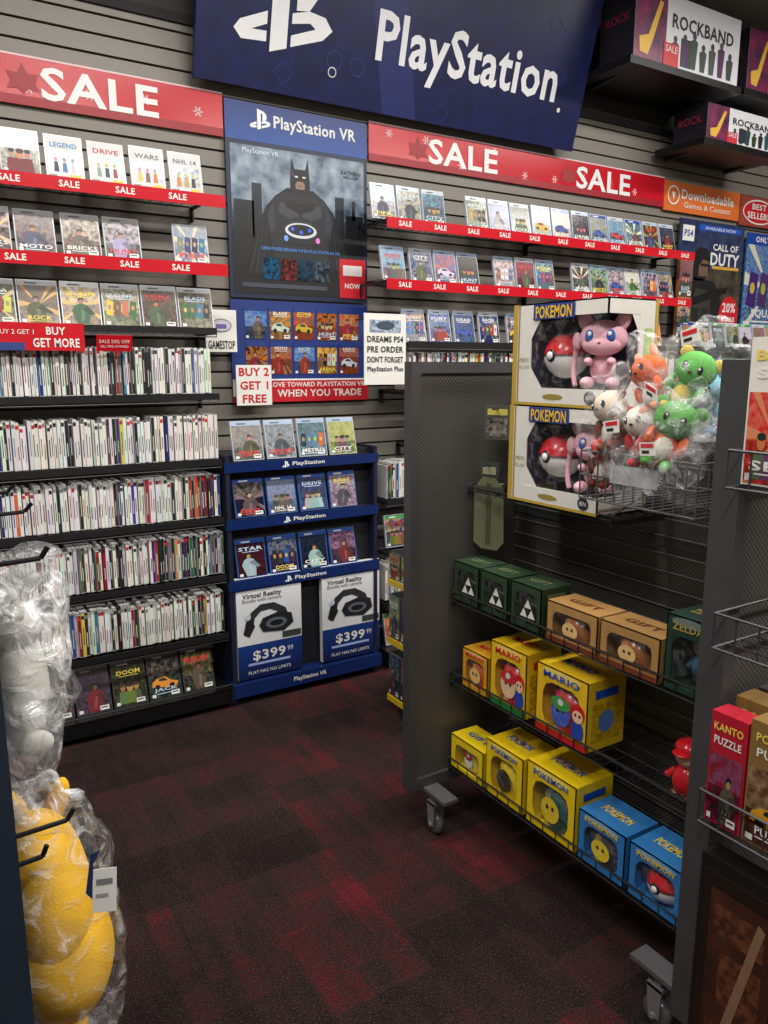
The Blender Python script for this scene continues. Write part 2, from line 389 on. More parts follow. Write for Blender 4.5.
for k,z in enumerate((1.475,1.185,.92,.65,.37)):
    mb=MB();spines(mb,XL+.03,XR-.03+(.02 if k else 0),YF+.03,z+.003,h=.195,whitep=(.78,.8,.82,.68,.72)[k],dark=((.72,.9),(.2,.3),(1.0,1.2),(.86,1.2),(.5,.62))[k]);mb.obj('game_case_row')
mb=MB()
for i in range(12):
    case(mb,.98-i*.157,YF+.03,.105,w=.148,h=.2,lean=18,band=(60,60,60),base=(60,62,66),c1=[(50,50,24),(30,30,34),(22,24,26),(60,54,66),(70,62,58)][min(i,4)] ,c2=rc((110,104,96)),title='JACK' if i==1 else None)
mb.obj('game_case_row')
mb=MB();F=FR(mb,(.30,YF-.012,1.655));F.box(0,0,.34,.105,.003,RED,mat='gloss');F.text('BUY 2 GET 1',.09,.07,w=.13);F.text('BUY',.235,.075,w=.07,h=.03,bold=1);F.text('GET MORE',.235,.03,w=.17,h=.035,bold=1)
F.rect(0,.0,.12,.03,(40,60,120));mb.obj('promo_card')
mb=MB();F=FR(mb,(.68,YF-.02,1.655),u=(0,-.3,1));F.box(0,0,.14,.065,.003,RED,mat='gloss');F.text('SALE 50% OFF',.07,.04,w=.12);F.text('ALL PRE-OWNED',.07,.02,w=.11);mb.obj('promo_card')

# right section
XA,XB=2.06,4.30
for z,red,xa in((2.295,1,XA),(2.01,1,XA),(1.71,0,2.19),(1.47,0,2.19),(1.18,0,2.3),(.915,0,XA),(.645,0,XA),(.365,0,XA)):
    shelf_row(xa,XB,z,red)
mb=MB();mb.box(XA,YF-.02,.03,XB,YB-.01,.10,(26,26,28),'metal');mb.obj('base_deck')
PSB=(35,70,150)
def crow(xs,z,bands,pal=None,h=.172):
    mb=MB()
    for x in xs:
        b=random.choice(bands)
        case(mb,x,YF+.06,z,w=.137,h=h,band=b,base=(190,198,212),c1=rc(random.choice(pal),12) if pal else None)
    mb.obj('game_case_row')
PALE=[(150,165,180),(90,130,170),(150,130,100),(50,80,120),(180,175,165),(50,50,56),(140,40,36)]
crow([2.02,2.17,2.32]+[2.60+.152*i for i in range(11)],2.30,[(185,190,198),(170,182,198),PSB],PALE)
crow([2.08,2.25,2.40,2.55,2.80,2.95,3.10]+[3.38+.15*i for i in range(6)],2.015,[(185,190,198),(150,174,206)],PALE)
crow([2.21,2.37,2.53,2.70,2.9,3.05,3.2,3.4,3.55,3.7,3.9,4.05],1.715,[(185,190,198),(150,174,206)])
for z in(1.475,.92,.37):
    mb=MB();spines(mb,(XA if z<1 else 2.19)+.02,XB-.03,YF+.03,z,whitep=.55);mb.obj('game_case_row')
crow([2.33+.155*i for i in range(12)],1.185,[PSB,(60,150,70)])
crow([2.10+.155*i for i in range(13)],.65,[PSB,(60,150,70)])
crow([2.10+.155*i for i in range(13)],.105,[PSB,(60,150,70)])

# ================================================================== SIGNS ON WALL
def salebanner(x0,x1,words):
    mb=MB();F=FR(mb,(x0,3.565,2.615));F.box(0,0,x1-x0,.185,.006,RED,mat='gloss')
    F.rect(0,0,x1-x0,.035,(150,12,28),.001);F.rect(0,.178,x1-x0,.007,(225,190,195),.0012)
    for x in words:
        F.text('SALE',x-x0,.093,w=.47,h=.125,col=(228,228,228),d=.003,bold=1)
        s=x-x0+.06
        F.poly([(s-.03,.05),(s+.03,.05),(s+.022,.09),(s,.11),(s-.022,.09)],RED,.0026)
        s=x-x0-.30
        F.poly([(s,.04),(s+.02,.06),(s+.06,.055),(s+.045,.085),(s+.06,.12),(s+.02,.115),(s,.155),(s-.02,.115),(s-.06,.12),(s-.045,.085),(s-.06,.055),(s-.02,.06)],(150,14,28),.0026)
    for i in range(int((x1-x0)/.23)):
        a=.12+i*.23;b=.04+.11*random.random()
        for k in range(3):
            t=k*math.pi/3;dx,dy=.022*math.cos(t),.022*math.sin(t);ex,ey=-.003*math.sin(t),.003*math.cos(t)
            F.poly([(a-dx-ex,b-dy-ey),(a+dx-ex,b+dy-ey),(a+dx+ex,b+dy+ey),(a-dx+ex,b-dy+ey)],(230,180,185),.0018)
    return mb.obj('sale_banner')
salebanner(-.95,1.355,[-.05,.83])
salebanner(2.12,4.36,[2.72,3.80])

mb=MB()
up=Vector((0,-.20,.75)).normalized()
F=FR(mb,(1.205,3.5,2.82),(1,0,0),up);W_,H_=2.25,.76
F.box(0,0,W_,H_,.03,NAVY,mat='paper')
F.rect(.0,.0,W_,H_,(18,27,82),.002,'coverbig',(13,20,58))
F.poly([(.95,0),(1.15,0),(.95,H_),(.75,H_)],(20,31,94),.003)
for i in range(8):
    a=random.uniform(.1,2.1);b=random.uniform(.05,.6)
    if i%2: F.ring(a,b,.04,.04,.005,(26,46,116),.0035)
    else: F.ring(a,b,.05,.05,.005,(26,46,116),.0035,n=4)
F.text('PlayStation',1.455,.295,w=1.16,h=.28,col=(234,234,238),d=.006,bold=1)
F.circ(2.08,.19,.012,.012,WHITE,.006)
def pslogo(F,x,y,s,col=(236,236,238),d=.005):
    F.poly([(x-.12*s,y-.42*s),(x+.06*s,y-.36*s),(x+.06*s,y+.30*s),(x+.14*s,y+.28*s),(x+.14*s,y-.02*s),(x+.28*s,y+.0*s),(x+.36*s,y+.12*s),(x+.34*s,y+.26*s),(x+.22*s,y+.38*s),(x-.12*s,y+.48*s)],col,d)
    F.poly([(x-.16*s,y-.08*s),(x-.44*s,y-.20*s),(x-.50*s,y-.28*s),(x-.42*s,y-.36*s),(x-.16*s,y-.34*s),(x-.16*s,y-.25*s),(x-.32*s,y-.26*s),(x-.16*s,y-.19*s)],col,d)
    F.poly([(x+.1*s,y-.34*s),(x+.45*s,y-.22*s),(x+.55*s,y-.12*s),(x+.46*s,y-.02*s),(x+.28*s,y-.0*s),(x+.1*s,y-.05*s),(x+.1*s,y-.14*s),(x+.30*s,y-.10*s),(x+.36*s,y-.14*s),(x+.1*s,y-.24*s)],col,d)
pslogo(F,.39,.345,.45)
F.ring(.655,.13,.022,.022,.004,WHITE,.006)
for x in(.5,1.75): mb.box(1.205+x,3.40,3.3,1.235+x,3.59,3.33,(40,40,40),'metal')
mb.obj('header_sign')

# VR poster
mb=MB();F=FR(mb,(1.36,3.56,1.915));PW,PH=.745,.865
F.box(0,0,PW,PH,.012,(20,30,60),mat='paper')
F.rect(0,.70,PW,PH-.70,(26,72,150),.001,top=(20,44,110))
F.text('PlayStation VR',.46,.79,w=.44,h=.07,col=WHITE,bold=1);pslogo(F,.17,.795,.10,d=.003)
F.rect(.02,.02,PW-.04,.66,(8,10,16),.0015)
F.rect(.02,.38,PW-.04,.30,(50,68,92),.0018,'coverbig',(150,166,180))
F.rect(.02,.28,PW-.04,.11,(8,10,16),.002,'paper',top=(52,68,90))
for a,b,w_,h_,cc in((.03,.28,.10,.16,(20,26,34)),(.12,.28,.05,.24,(30,38,50)),(.56,.28,.05,.22,(26,32,44)),(.62,.28,.10,.14,(18,24,32)),(.655,.40,.02,.09,(24,30,40))): F.rect(a,b,w_,h_,(9,11,16),.0023,top=cc)
DK=(8,9,12)
F.poly([(.08,.10),(.66,.10),(.62,.24),(.585,.34),(.55,.42),(.50,.475),(.44,.515),(.30,.515),(.24,.475),(.19,.42),(.155,.34),(.12,.24)],(12,13,17),.0030)
for sx in(-1,1):
    for k in range(3): F.poly([(.37+sx*(.20+.03*k),.12),(.37+sx*(.215+.03*k),.12),(.37+sx*(.165+.012*k),.42)],(34,36,44),.0032)
F.poly([(.23,.16),(.51,.16),(.53,.30),(.55,.40),(.50,.465),(.42,.50),(.32,.50),(.24,.465),(.19,.40),(.21,.30)],(28,29,35),.0034)
for sx in(-1,1):
    F.poly([(.37+sx*.015,.455),(.37+sx*.11,.445),(.37+sx*.115,.40),(.37+sx*.06,.375),(.37+sx*.01,.39)],(58,60,68),.0037)
    F.poly([(.37+sx*.145,.44),(.37+sx*.175,.38),(.37+sx*.16,.30),(.37+sx*.13,.33)],(48,50,58),.0037)
    for k in range(3): F.poly([(.37+sx*.008,.368-.03*k),(.37+sx*(.062-.006*k),.368-.03*k),(.37+sx*(.058-.006*k),.346-.03*k),(.37+sx*.008,.346-.03*k)],(46,48,56),.0037)
F.poly([(.37,.445),(.42,.46),(.455,.45),(.44,.425),(.37,.40),(.30,.425),(.285,.45),(.32,.46)],DK,.0040)
F.poly([(.32,.49),(.42,.49),(.422,.55),(.418,.59),(.414,.655),(.398,.605),(.342,.605),(.326,.655),(.322,.59),(.318,.55)],DK,.0042)
F.poly([(.345,.56),(.33,.60),(.328,.575)],(60,62,70),.0044)
F.poly([(.348,.515),(.392,.515),(.396,.535),(.385,.55),(.355,.55),(.344,.535)],(140,112,98),.0045);F.rect(.358,.528,.024,.003,(70,40,36),.0047)
for a in(.342,.382): F.poly([(a,.567),(a+.018,.567),(a+.016,.574),(a+.002,.574)],WHITE,.0047)
F.circ(.37,.325,.085,.036,(205,208,214),.0050);F.circ(.37,.328,.070,.026,(20,22,30),.0054)
for a,b in((.325,.33),(.415,.33),(.37,.318)): F.circ(a,b,.010,.009,(60,100,220),.0058)
F.circ(.46,.285,.012,.014,(220,120,200),.0058);F.circ(.29,.285,.012,.014,(120,150,235),.0058);F.rect(.31,.262,.13,.025,(30,32,38),.0055);F.rect(.452,.24,.015,.035,(26,26,30),.0056)
F.text('GREATNESS BEGINS WITH PLAYSTATION VR',.37,.232,w=.42,col=(90,150,230),d=.006)
for i in range(4): F.rect(.17+.09*i,.09,.082,.10,rc([(30,80,110),(110,50,34),(34,50,100),(80,80,90)][i],15),.0045,'cover',rc((16,16,24),8))
F.rect(.06,.05,.45,.02,(60,64,76),.0045)
F.rect(.58,.02,.15,.19,RED,.005);F.rect(.60,.13,.11,.05,(215,210,210),.006);F.text('NOW',.655,.08,w=.09,d=.006,bold=1)
F.text('PlayStation VR',.17,.655,w=.18,col=(220,230,240),d=.004);F.text('BATMAN',.65,.62,w=.11,col=(20,24,30),d=.004);F.text('ARKHAM',.65,.60,w=.09,col=(20,24,30),d=.004)
mb.obj('promotional_poster')
mb=MB();F=FR(mb,(1.355,3.56,1.42));F.box(0,0,.75,.485,.01,(24,46,116),mat='paper')
F.rect(0,.0,.75,.11,RED,.001);F.rect(0,.03,.10,.08,WHITE,.0012)
F.text('LOVE TOWARD PLAYSTATION VR',.46,.085,w=.54,h=.024,bold=1);F.text('WHEN YOU TRADE',.47,.042,w=.48,h=.036,bold=1)
F.rect(.0,.105,.75,.008,(225,225,225),.0014)
for r_ in range(2):
    for c_ in range(5):
        c1=[(190,100,30),(180,80,30),(50,100,170),(200,140,40),(190,80,40)][(c_+r_*2)%5]
        art(FR(mb,F.P(.07+c_*.128,.135+r_*.168,.001)),0,0,.112,.150,c1,(60,30,20));F.rect(.07+c_*.128,.268+r_*.168,.112,.02,(20,50,120),.004)
mb.obj('promotional_poster')
def sign(x,z,w,h,lines,bg=(222,220,214),col=(30,30,30),y=3.5):
    mb=MB();F=FR(mb,(x,y,z));F.box(0,0,w,h,.004,bg,mat='paper')
    n=len(lines)
    for i,l in enumerate(lines):
        t,cc=l if isinstance(l,tuple) else (l,col)
        if not t.strip(): continue
        vs,fs,tw,th_=textgeo(t,1);ww=min(w*.86,(h/n*.66)/th_*tw)
        F.text(t,w/2,h*(1-(i+.5)/n),w=ww,h=h/n*.62,col=cc,bold=1)
    mb.box(x+w/2-.004,y+.004,z+h-.02,x+w/2+.004,3.585,z+h-.012,(60,60,60),'metal')
    return mb,F
mb,F=sign(1.35,1.41,.18,.19,[('BUY 2',RED),('GET 1',RED),('FREE',RED)]);mb.obj('price_sign')
mb,F=sign(1.915,1.505,.24,.34,['','','DREAMS PS4','PRE ORDER',"DON'T FORGET",'PlayStation Plus',' '],y=3.27);F.rect(.03,.25,.18,.06,(90,110,140),.001,'cover',(180,190,200));F.circ(.12,.285,.05,.02,(60,70,90),.004);mb.obj('price_sign')
mb,F=sign(1.21,1.66,.15,.19,['','','GAMESTOP']);F.circ(.075,.12,.05,.03,(200,200,205),.003);F.ring(.075,.12,.05,.03,.006,(140,140,150),.004);F.rect(.05,.105,.05,.02,(110,90,160),.004);mb.obj('price_sign')

mb=MB();F=FR(mb,(4.36,3.56,2.60));F.box(0,0,.80,.185,.008,(206,104,44),mat='paper');F.text('Downloadable',.45,.115,w=.56,h=.06,bold=1);F.text('Games & Content',.45,.05,w=.5,h=.035)
F.ring(.09,.10,.06,.06,.01,WHITE,.002);F.poly([(.07,.12),(.11,.12),(.09,.07)],WHITE,.002)
mb.obj('orange_banner')
mb=MB();F=FR(mb,(5.17,3.56,2.58));F.box(0,0,.6,.20,.008,(150,60,45),mat='paper');F.circ(.22,.10,.19,.085,RED,.002);F.ring(.22,.10,.19,.085,.01,WHITE,.003);F.text('BEST',.22,.135,w=.17,h=.04,d=.004,bold=1);F.text('SELLERS',.22,.075,w=.27,h=.045,d=.004,bold=1);mb.obj('best_seller_sign')
mb=MB();F=FR(mb,(4.50,3.53,1.80));F.box(0,0,.70,.76,.01,(40,44,52),mat='paper')
F.rect(0,.46,.70,.30,(52,64,96),.001,'coverbig',(20,30,66));F.rect(.0,0,.70,.46,(22,22,26),.001,'coverbig',(84,74,60))
F.rect(.03,.62,.12,.1,WHITE,.002);F.text('PS4',.09,.67,w=.09,col=(30,60,140),d=.003,bold=1);F.rect(.2,.70,.46,.035,(30,80,180),.002);F.text('AVAILABLE NOW',.43,.717,w=.34,h=.02,d=.003)
F.poly([(.14,.44),(.16,.55),(.22,.59),(.30,.58),(.34,.52),(.33,.42),(.28,.37),(.18,.37)],(18,18,20),.003);F.poly([(.22,.40),(.32,.40),(.32,.50),(.26,.51),(.22,.47)],(104,80,62),.0035);F.rect(.235,.465,.085,.018,(20,20,22),.0038)
F.poly([(.02,.0),(.50,.0),(.47,.30),(.38,.37),(.18,.39),(.06,.33)],(18,19,22),.003);F.poly([(.15,.05),(.38,.05),(.36,.30),(.2,.32)],(52,50,44),.0033);F.rect(.18,.1,.07,.09,(30,30,28),.0036);F.rect(.28,.1,.07,.09,(30,30,28),.0036)
F.poly([(.02,.16),(.54,.30),(.55,.34),(.40,.32),(.02,.21)],(12,12,14),.004)
F.text('CALL OF',.50,.60,w=.28,h=.045,bold=1);F.text('DUTY',.50,.52,w=.32,h=.085,bold=1);F.rect(.36,.455,.3,.02,(200,150,60),.003);F.circ(.58,.15,.11,.13,RED,.005);F.text('20%',.58,.2,w=.15,d=.006,bold=1);F.text('BONUS',.58,.12,w=.15,d=.006,bold=1)
mb.obj('promotional_poster')
mb=MB();F=FR(mb,(5.24,3.53,1.85));F.box(0,0,.60,.68,.01,(40,100,170),mat='paper');art(F,0,0,.6,.60,(40,90,160),(170,190,205),title='SQUARE',d=.002);F.rect(0,.6,.6,.08,(20,60,150),.002);F.text('ONLY ON PS4',.3,.64,w=.4,h=.04,d=.003,bold=1);mb.obj('promotional_poster')
mb=MB();F=FR(mb,(4.36,3.40,1.78));F.box(0,0,.13,.52,.02,(150,90,60),mat='paper');art(F,0,.26,.13,.26,(150,80,50),(60,50,90));art(F,0,0,.13,.25,(40,60,120),(200,160,60));mb.obj('promotional_poster')
for z in(1.71,1.47,1.18,.915,.645,.365):
    shelf_row(4.36,6.3,z,0)
    crow([4.4+.155*i for i in range(12)],z+.005,[PSB,(60,150,70),(200,200,205)])

def bigbox(x,y,z,w,h,d,br=.09):
    mb=MB();F=FR(mb,(x,y,z));F.box(0,0,w,h,d,(214,214,218),mat='paper')
    F.rect(.0,0,w*.28,h,(40,30,60),.001,'coverbig',(130,40,80));F.rect(w*.42,.02,w*.1,h*.4,(40,40,44),.001)
    F.text('ROCKBAND',w*.63,h*.66,w=w*.6,h=h*.2,col=(25,25,30),bold=1)
    for i in range(7):
        a=w*(.34+.09*i);hh=h*(.34+.06*(i%3));F.poly([(a,h*.06),(a+w*.045,h*.06),(a+w*.06,hh),(a+w*.03,hh+h*.04),(a-w*.01,hh)],rc((50,50,60),25),.002);F.circ(a+w*.025,hh+h*.07,w*.018,h*.05,rc((60,50,50),15),.0025,n=10)
    F.poly([(w*.05,h*.1),(w*.12,h*.08),(w*.16,h*.3),(w*.24,h*.85),(w*.21,h*.87),(w*.12,h*.36),(w*.04,h*.3)],(214,170,60),.003)
    F2=FR(mb,(x,y+d,z),(0,-1,0));F2.rect(0,0,d,h,(30,26,36),.001);F2.text('ROCK',d/2,h*.6,w=d*.7,col=(150,40,60))
    F.rect(w*.26,.0,w*.14,h*.33,(190,40,50),.004);F.text('SALE',w*.33,h*.25,w=w*.11,d=.006)
    mb.box(x-.04,y-.02,z-.04,x+w*1.02,WALLY-.06,z-.002,(24,24,26),'metal')
    for q in(x+.05,x+w-.08): mb.add([(q,y+.15,z-.04),(q,3.54,z-.04),(q,3.54,z-.04-br),(q+.02,y+.15,z-.04),(q+.02,3.54,z-.04),(q+.02,3.54,z-.04-br)],[(0,1,2),(5,4,3),(0,2,5,3)],'metal',(24,24,26))
    mb.obj('boxed_band_kit')
bigbox(3.50,3.12,3.22,.90,.36,.24,br=.03)
bigbox(4.52,3.14,3.24,.80,.34,.24,br=.03)
bigbox(4.26,3.20,2.94,.74,.20,.24,br=.02)

# ================================================================== VR DISPLAY STAND
root=empty('console_display_stand')
mb=MB();BL=(20,40,92)
mb.box(1.215,3.36,.04,2.005,3.57,1.19,(30,31,36),'paper')
for x in(1.205,1.985): mb.box(x,3.30,.0,x+.02,3.57,1.20,(24,28,52),'paper')
for z in(1.165,.90,.61):
    mb.box(1.20,3.30,z-.01,2.01,3.42,z,(24,28,52),'paper')
    F=FR(mb,(1.20,3.295,z-.045));F.box(0,0,.81,.045,.006,BL,mat='gloss');F.text('PlayStation',.42,.022,w=.17,h=.024,col=WHITE,bold=1);pslogo(F,.30,.022,.035,d=.002)
F=FR(mb,(1.20,3.28,.04));F.box(0,0,.82,.065,.1,BL,mat='gloss');F.text('PlayStation VR',.4,.033,w=.18,bold=1)
for x in(1.235,1.685):
    F=FR(mb,(x,3.305,.115));F.box(0,0,.335,.50,.03,(214,216,218),mat='paper')
    F.rect(0,.44,.335,.06,(24,46,104),.001);F.text('PlayStation VR',.16,.47,w=.22,bold=1)
    F.rect(0,0,.335,.17,(12,24,70),.001,top=(20,54,124));F.text('$399',.16,.11,w=.17,h=.055,bold=1);F.text('99',.27,.12,w=.03,h=.025);F.text('PLAY HAS NO LIMITS',.16,.03,w=.22);F.rect(.05,.065,.22,.012,(150,170,220),.002)
    F.text('Virtual Reality',.13,.41,w=.2,col=(60,60,70),bold=1);F.text('Bundle with camera',.13,.39,w=.2,col=(90,90,100))
    F.poly([(.05,.27),(.07,.33),(.12,.365),(.19,.365),(.25,.33),(.27,.28),(.25,.27),(.22,.31),(.17,.335),(.12,.33),(.09,.30),(.08,.26)],(44,46,52),.002)
    F.poly([(.13,.225),(.24,.215),(.29,.25),(.28,.30),(.21,.315),(.13,.295),(.11,.26)],(32,34,40),.003);F.circ(.20,.262,.055,.026,(96,100,110),.004);F.circ(.20,.262,.035,.014,(24,26,30),.005)
    F.poly([(.03,.23),(.06,.21),(.09,.26),(.07,.30),(.045,.29)],(30,32,36),.003);F.circ(.055,.31,.014,.015,(190,200,210),.004)
    F.rect(.23,.18,.10,.03,(60,62,66),.003)
mb.obj('frame',root)
mb=MB()
P1=[[(110,115,120),(140,145,155),(110,130,145),(140,150,80)],[(26,26,30),(90,120,140),(70,70,130),(150,155,165)],[(60,26,20),(34,50,90),(28,34,64),(80,40,90)]]
for k,z in enumerate((1.17,.905,.615)):
    for i in range(4):
        case(mb,1.255+.165*i,3.315,z,w=.148,h=.183,lean=14,band=(40,80,160) if k else (160,180,205),base=(60,100,170) if k else (180,190,205),c1=P1[k][i],c2=rc(P1[k][i],45))
mb.obj('game_cases',root)

# ================================================================== SPINNER behind the gondola
root=empty('spinner_rack')
mb=MB();cx,cy=1.97,2.72
mb.lathe((cx,cy,0),[(0,.03),(.15,.03),(.17,.0)],(30,30,32),'metal');mb.tube((cx,cy,.02),(cx,cy,.86),.012,(40,40,42),n=10)
YEL=(214,184,36)
for z,hh in((.06,.20),(.34,.20),(.62,.12)):
    for (dx,dy) in((-1,0),(1,0),(0,-1),(0,1)):
        if dx: mb.box(cx+dx*.17-.003,cy-.15,z,cx+dx*.17+.003,cy+.15,z+.028,YEL,'gloss')
        else: mb.box(cx-.15,cy+dy*.17-.003,z,cx+.15,cy+dy*.17+.003,z+.028,YEL,'gloss')
        mb.tube((cx,cy,z+.03),(cx+dx*.17,cy+dy*.17,z+.03),.004)
        R_={(-1,0):(0,-1,0),(1,0):(0,1,0),(0,-1):(1,0,0),(0,1):(-1,0,0)}[(dx,dy)]
        o=Vector((cx+dx*.165,cy+dy*.165,z+.03))-Vector(R_)*.145
        for i in range(3):
            F=FR(mb,o+Vector(R_)*.098*i,R_);F.box(0,0,.09,hh,.012,(60,60,62),mat='paper');art(F,.003,.003,.084,hh-.006,rc(random.choice([(30,30,34),(40,60,100),(120,104,40)])),rc((90,90,90)))
mb.obj('frame',root)

# ================================================================== GONDOLA
root=empty('gondola_rack')
G=(86,86,88);GD=(64,64,67)
mb=MB()
gx0,gx1=1.34,2.26;ya,yb=.876,2.04;yn=.934
for (y0,y1) in((ya,yn),(yb-.04,yb)):
    mb.box(gx0,y0,.16,gx0+.035,y1,1.61,G,'metal');mb.box(gx1-.035,y0,.16,gx1,y1,1.61,G,'metal')
    mb.box(gx0+.035,y0,1.575,gx1-.035,y1,1.61,G,'metal');mb.box(gx0+.035,y0,.16,gx1-.035,y1,.20,G,'metal')
    mb.box(gx0+.03,y0+.012,.19,gx1-.03,y1-.012,1.585,(104,101,97),'perf')
mb.box(1.785,yn-.01,.20,1.80,yb-.03,1.50,(88,85,82),'perf')
for z in(.20,.5,.8,1.1,1.48): mb.box(1.778,yn-.01,z,1.807,yb-.03,z+.025,GD,'metal')
mb.box(1.70,yn-.01,.17,1.88,yb-.03,.20,GD,'metal')
mb.obj('frame',root)
mb=MB()
def yshelf(xf,xb,y0,y1,z,lip=.035,col=(54,54,56),step=.05):
    for i in range(6):
        x=xf+(xb-xf)*i/5;mb.tube((x,y0,z),(x,y1,z),.0024,col)
    mb.tube((xf,y0,z+lip),(xf,y1,z+lip),.003,col)
    n=int((y1-y0)/step)
    for i in range(n+1):
        y=y0+(y1-y0)*i/n
        mb.tube((xf,y,z+.003),(xb,y,z+.003),.0017,col,n=4);mb.tube((xf,y,z),(xf,y,z+lip),.0017,col,n=4)
    for y in(y0,y1):
        mb.tube((xf,y,z+lip),(xb,y,z+.09),.003,col);mb.tube((xb,y,z-.02),(xb,y,z+.09),.003,col)
        mb.box(min(xf,xb),y-.002,z-.018,max(xf,xb),y+.002,z-.002,col,'metal')
for z in(.222,.54,.825): yshelf(1.50,1.78,.945,1.99,z)
yshelf(1.56,1.78,1.38,1.99,1.195,lip=.012)
for z in(.3,.7,1.1): yshelf(2.10,1.81,.945,1.99,z)
for i in range(24): mb.tube((1.776,yn,.28+.05*i),(1.776,yb-.04,.28+.05*i),.0022,(100,100,102))
BX0,BX1,BY0,BY1,BZ0,BZ1=1.44,1.76,1.04,1.38,1.27,1.39
for z in(BZ0,(BZ0+BZ1)/2,BZ1): mb.path([(BX1,BY0,z),(BX0,BY0,z),(BX0,BY1,z),(BX1,BY1,z)],.0028,(110,110,112))
for i in range(13):
    y=BY0+(BY1-BY0)*i/12;mb.path([(BX0,y,BZ1),(BX0,y,BZ0),(BX1,y,BZ0)],.002,(110,110,112),n=4)
for i in range(1,8):
    x=BX0+(BX1-BX0)*i/8
    for y in(BY0,BY1): mb.tube((x,y,BZ0),(x,y,BZ1),.002,(110,110,112),n=4)
F=FR(mb,(BX0-.004,1.28,BZ0+.05),(0,-1,0));F.box(0,0,.14,.045,.001,(176,178,180),mat='gloss')
for z in(.08,.69,1.06,1.375):
    ey0,ey1=.64,.872;ex0=1.292
    for zz in(z,z+.07): mb.path([(ex0,ey1,zz),(ex0,ey0,zz),(2.2,ey0,zz),(2.2,ey1,zz),(ex0,ey1,zz)],.003,(70,70,72))
    for i in range(22):
        x=ex0+(2.2-ex0)*i/21;mb.path([(x,ey0,z+.07),(x,ey0,z),(x,ey1,z)],.0019,(70,70,72),n=4)
    for i in range(6):
        y=ey0+(ey1-ey0)*i/5;mb.tube((ex0,y,z),(ex0,y,z+.07),.0019,(70,70,72),n=4)
mb.obj('wire_shelves',root)
mb=MB()
for cx in(1.43,2.17):
    for cy in(1.03,1.97):
        top=.165
        mb.box(cx-.03,cy-.09,top-.012,cx+.03,cy+.07,top,(110,110,112),'metal')
        mb.tube((cx,cy,top-.012),(cx,cy,.115),.014,(130,130,132),n=12)
        for q in(-1,1):
            mb.add([(cx+q*.017,cy-.022,.12),(cx+q*.017,cy+.022,.12),(cx+q*.017,cy+.012,.036),(cx+q*.017,cy-.018,.036),(cx+q*.021,cy-.022,.12),(cx+q*.021,cy+.022,.12),(cx+q*.021,cy+.012,.036),(cx+q*.021,cy-.018,.036)],[(0,1,2,3),(7,6,5,4),(0,4,5,1),(1,5,6,2),(2,6,7,3),(3,7,4,0)],'metal',(150,150,152))
        mb.box(cx-.021,cy-.022,.112,cx+.021,cy+.022,.122,(150,150,152),'metal')
        mb.lathe((cx-.013,cy,.04),[(0,0),(.028,0),(.038,.003),(.04,.013),(.038,.023),(.028,.026),(0,.026)],(84,84,88),'gloss',n=24,ax=Matrix.Rotation(math.pi/2,3,'Y'))
        mb.tube((cx-.024,cy,.04),(cx+.024,cy,.04),.008,(170,170,172),n=10)
mb.obj('casters',root)

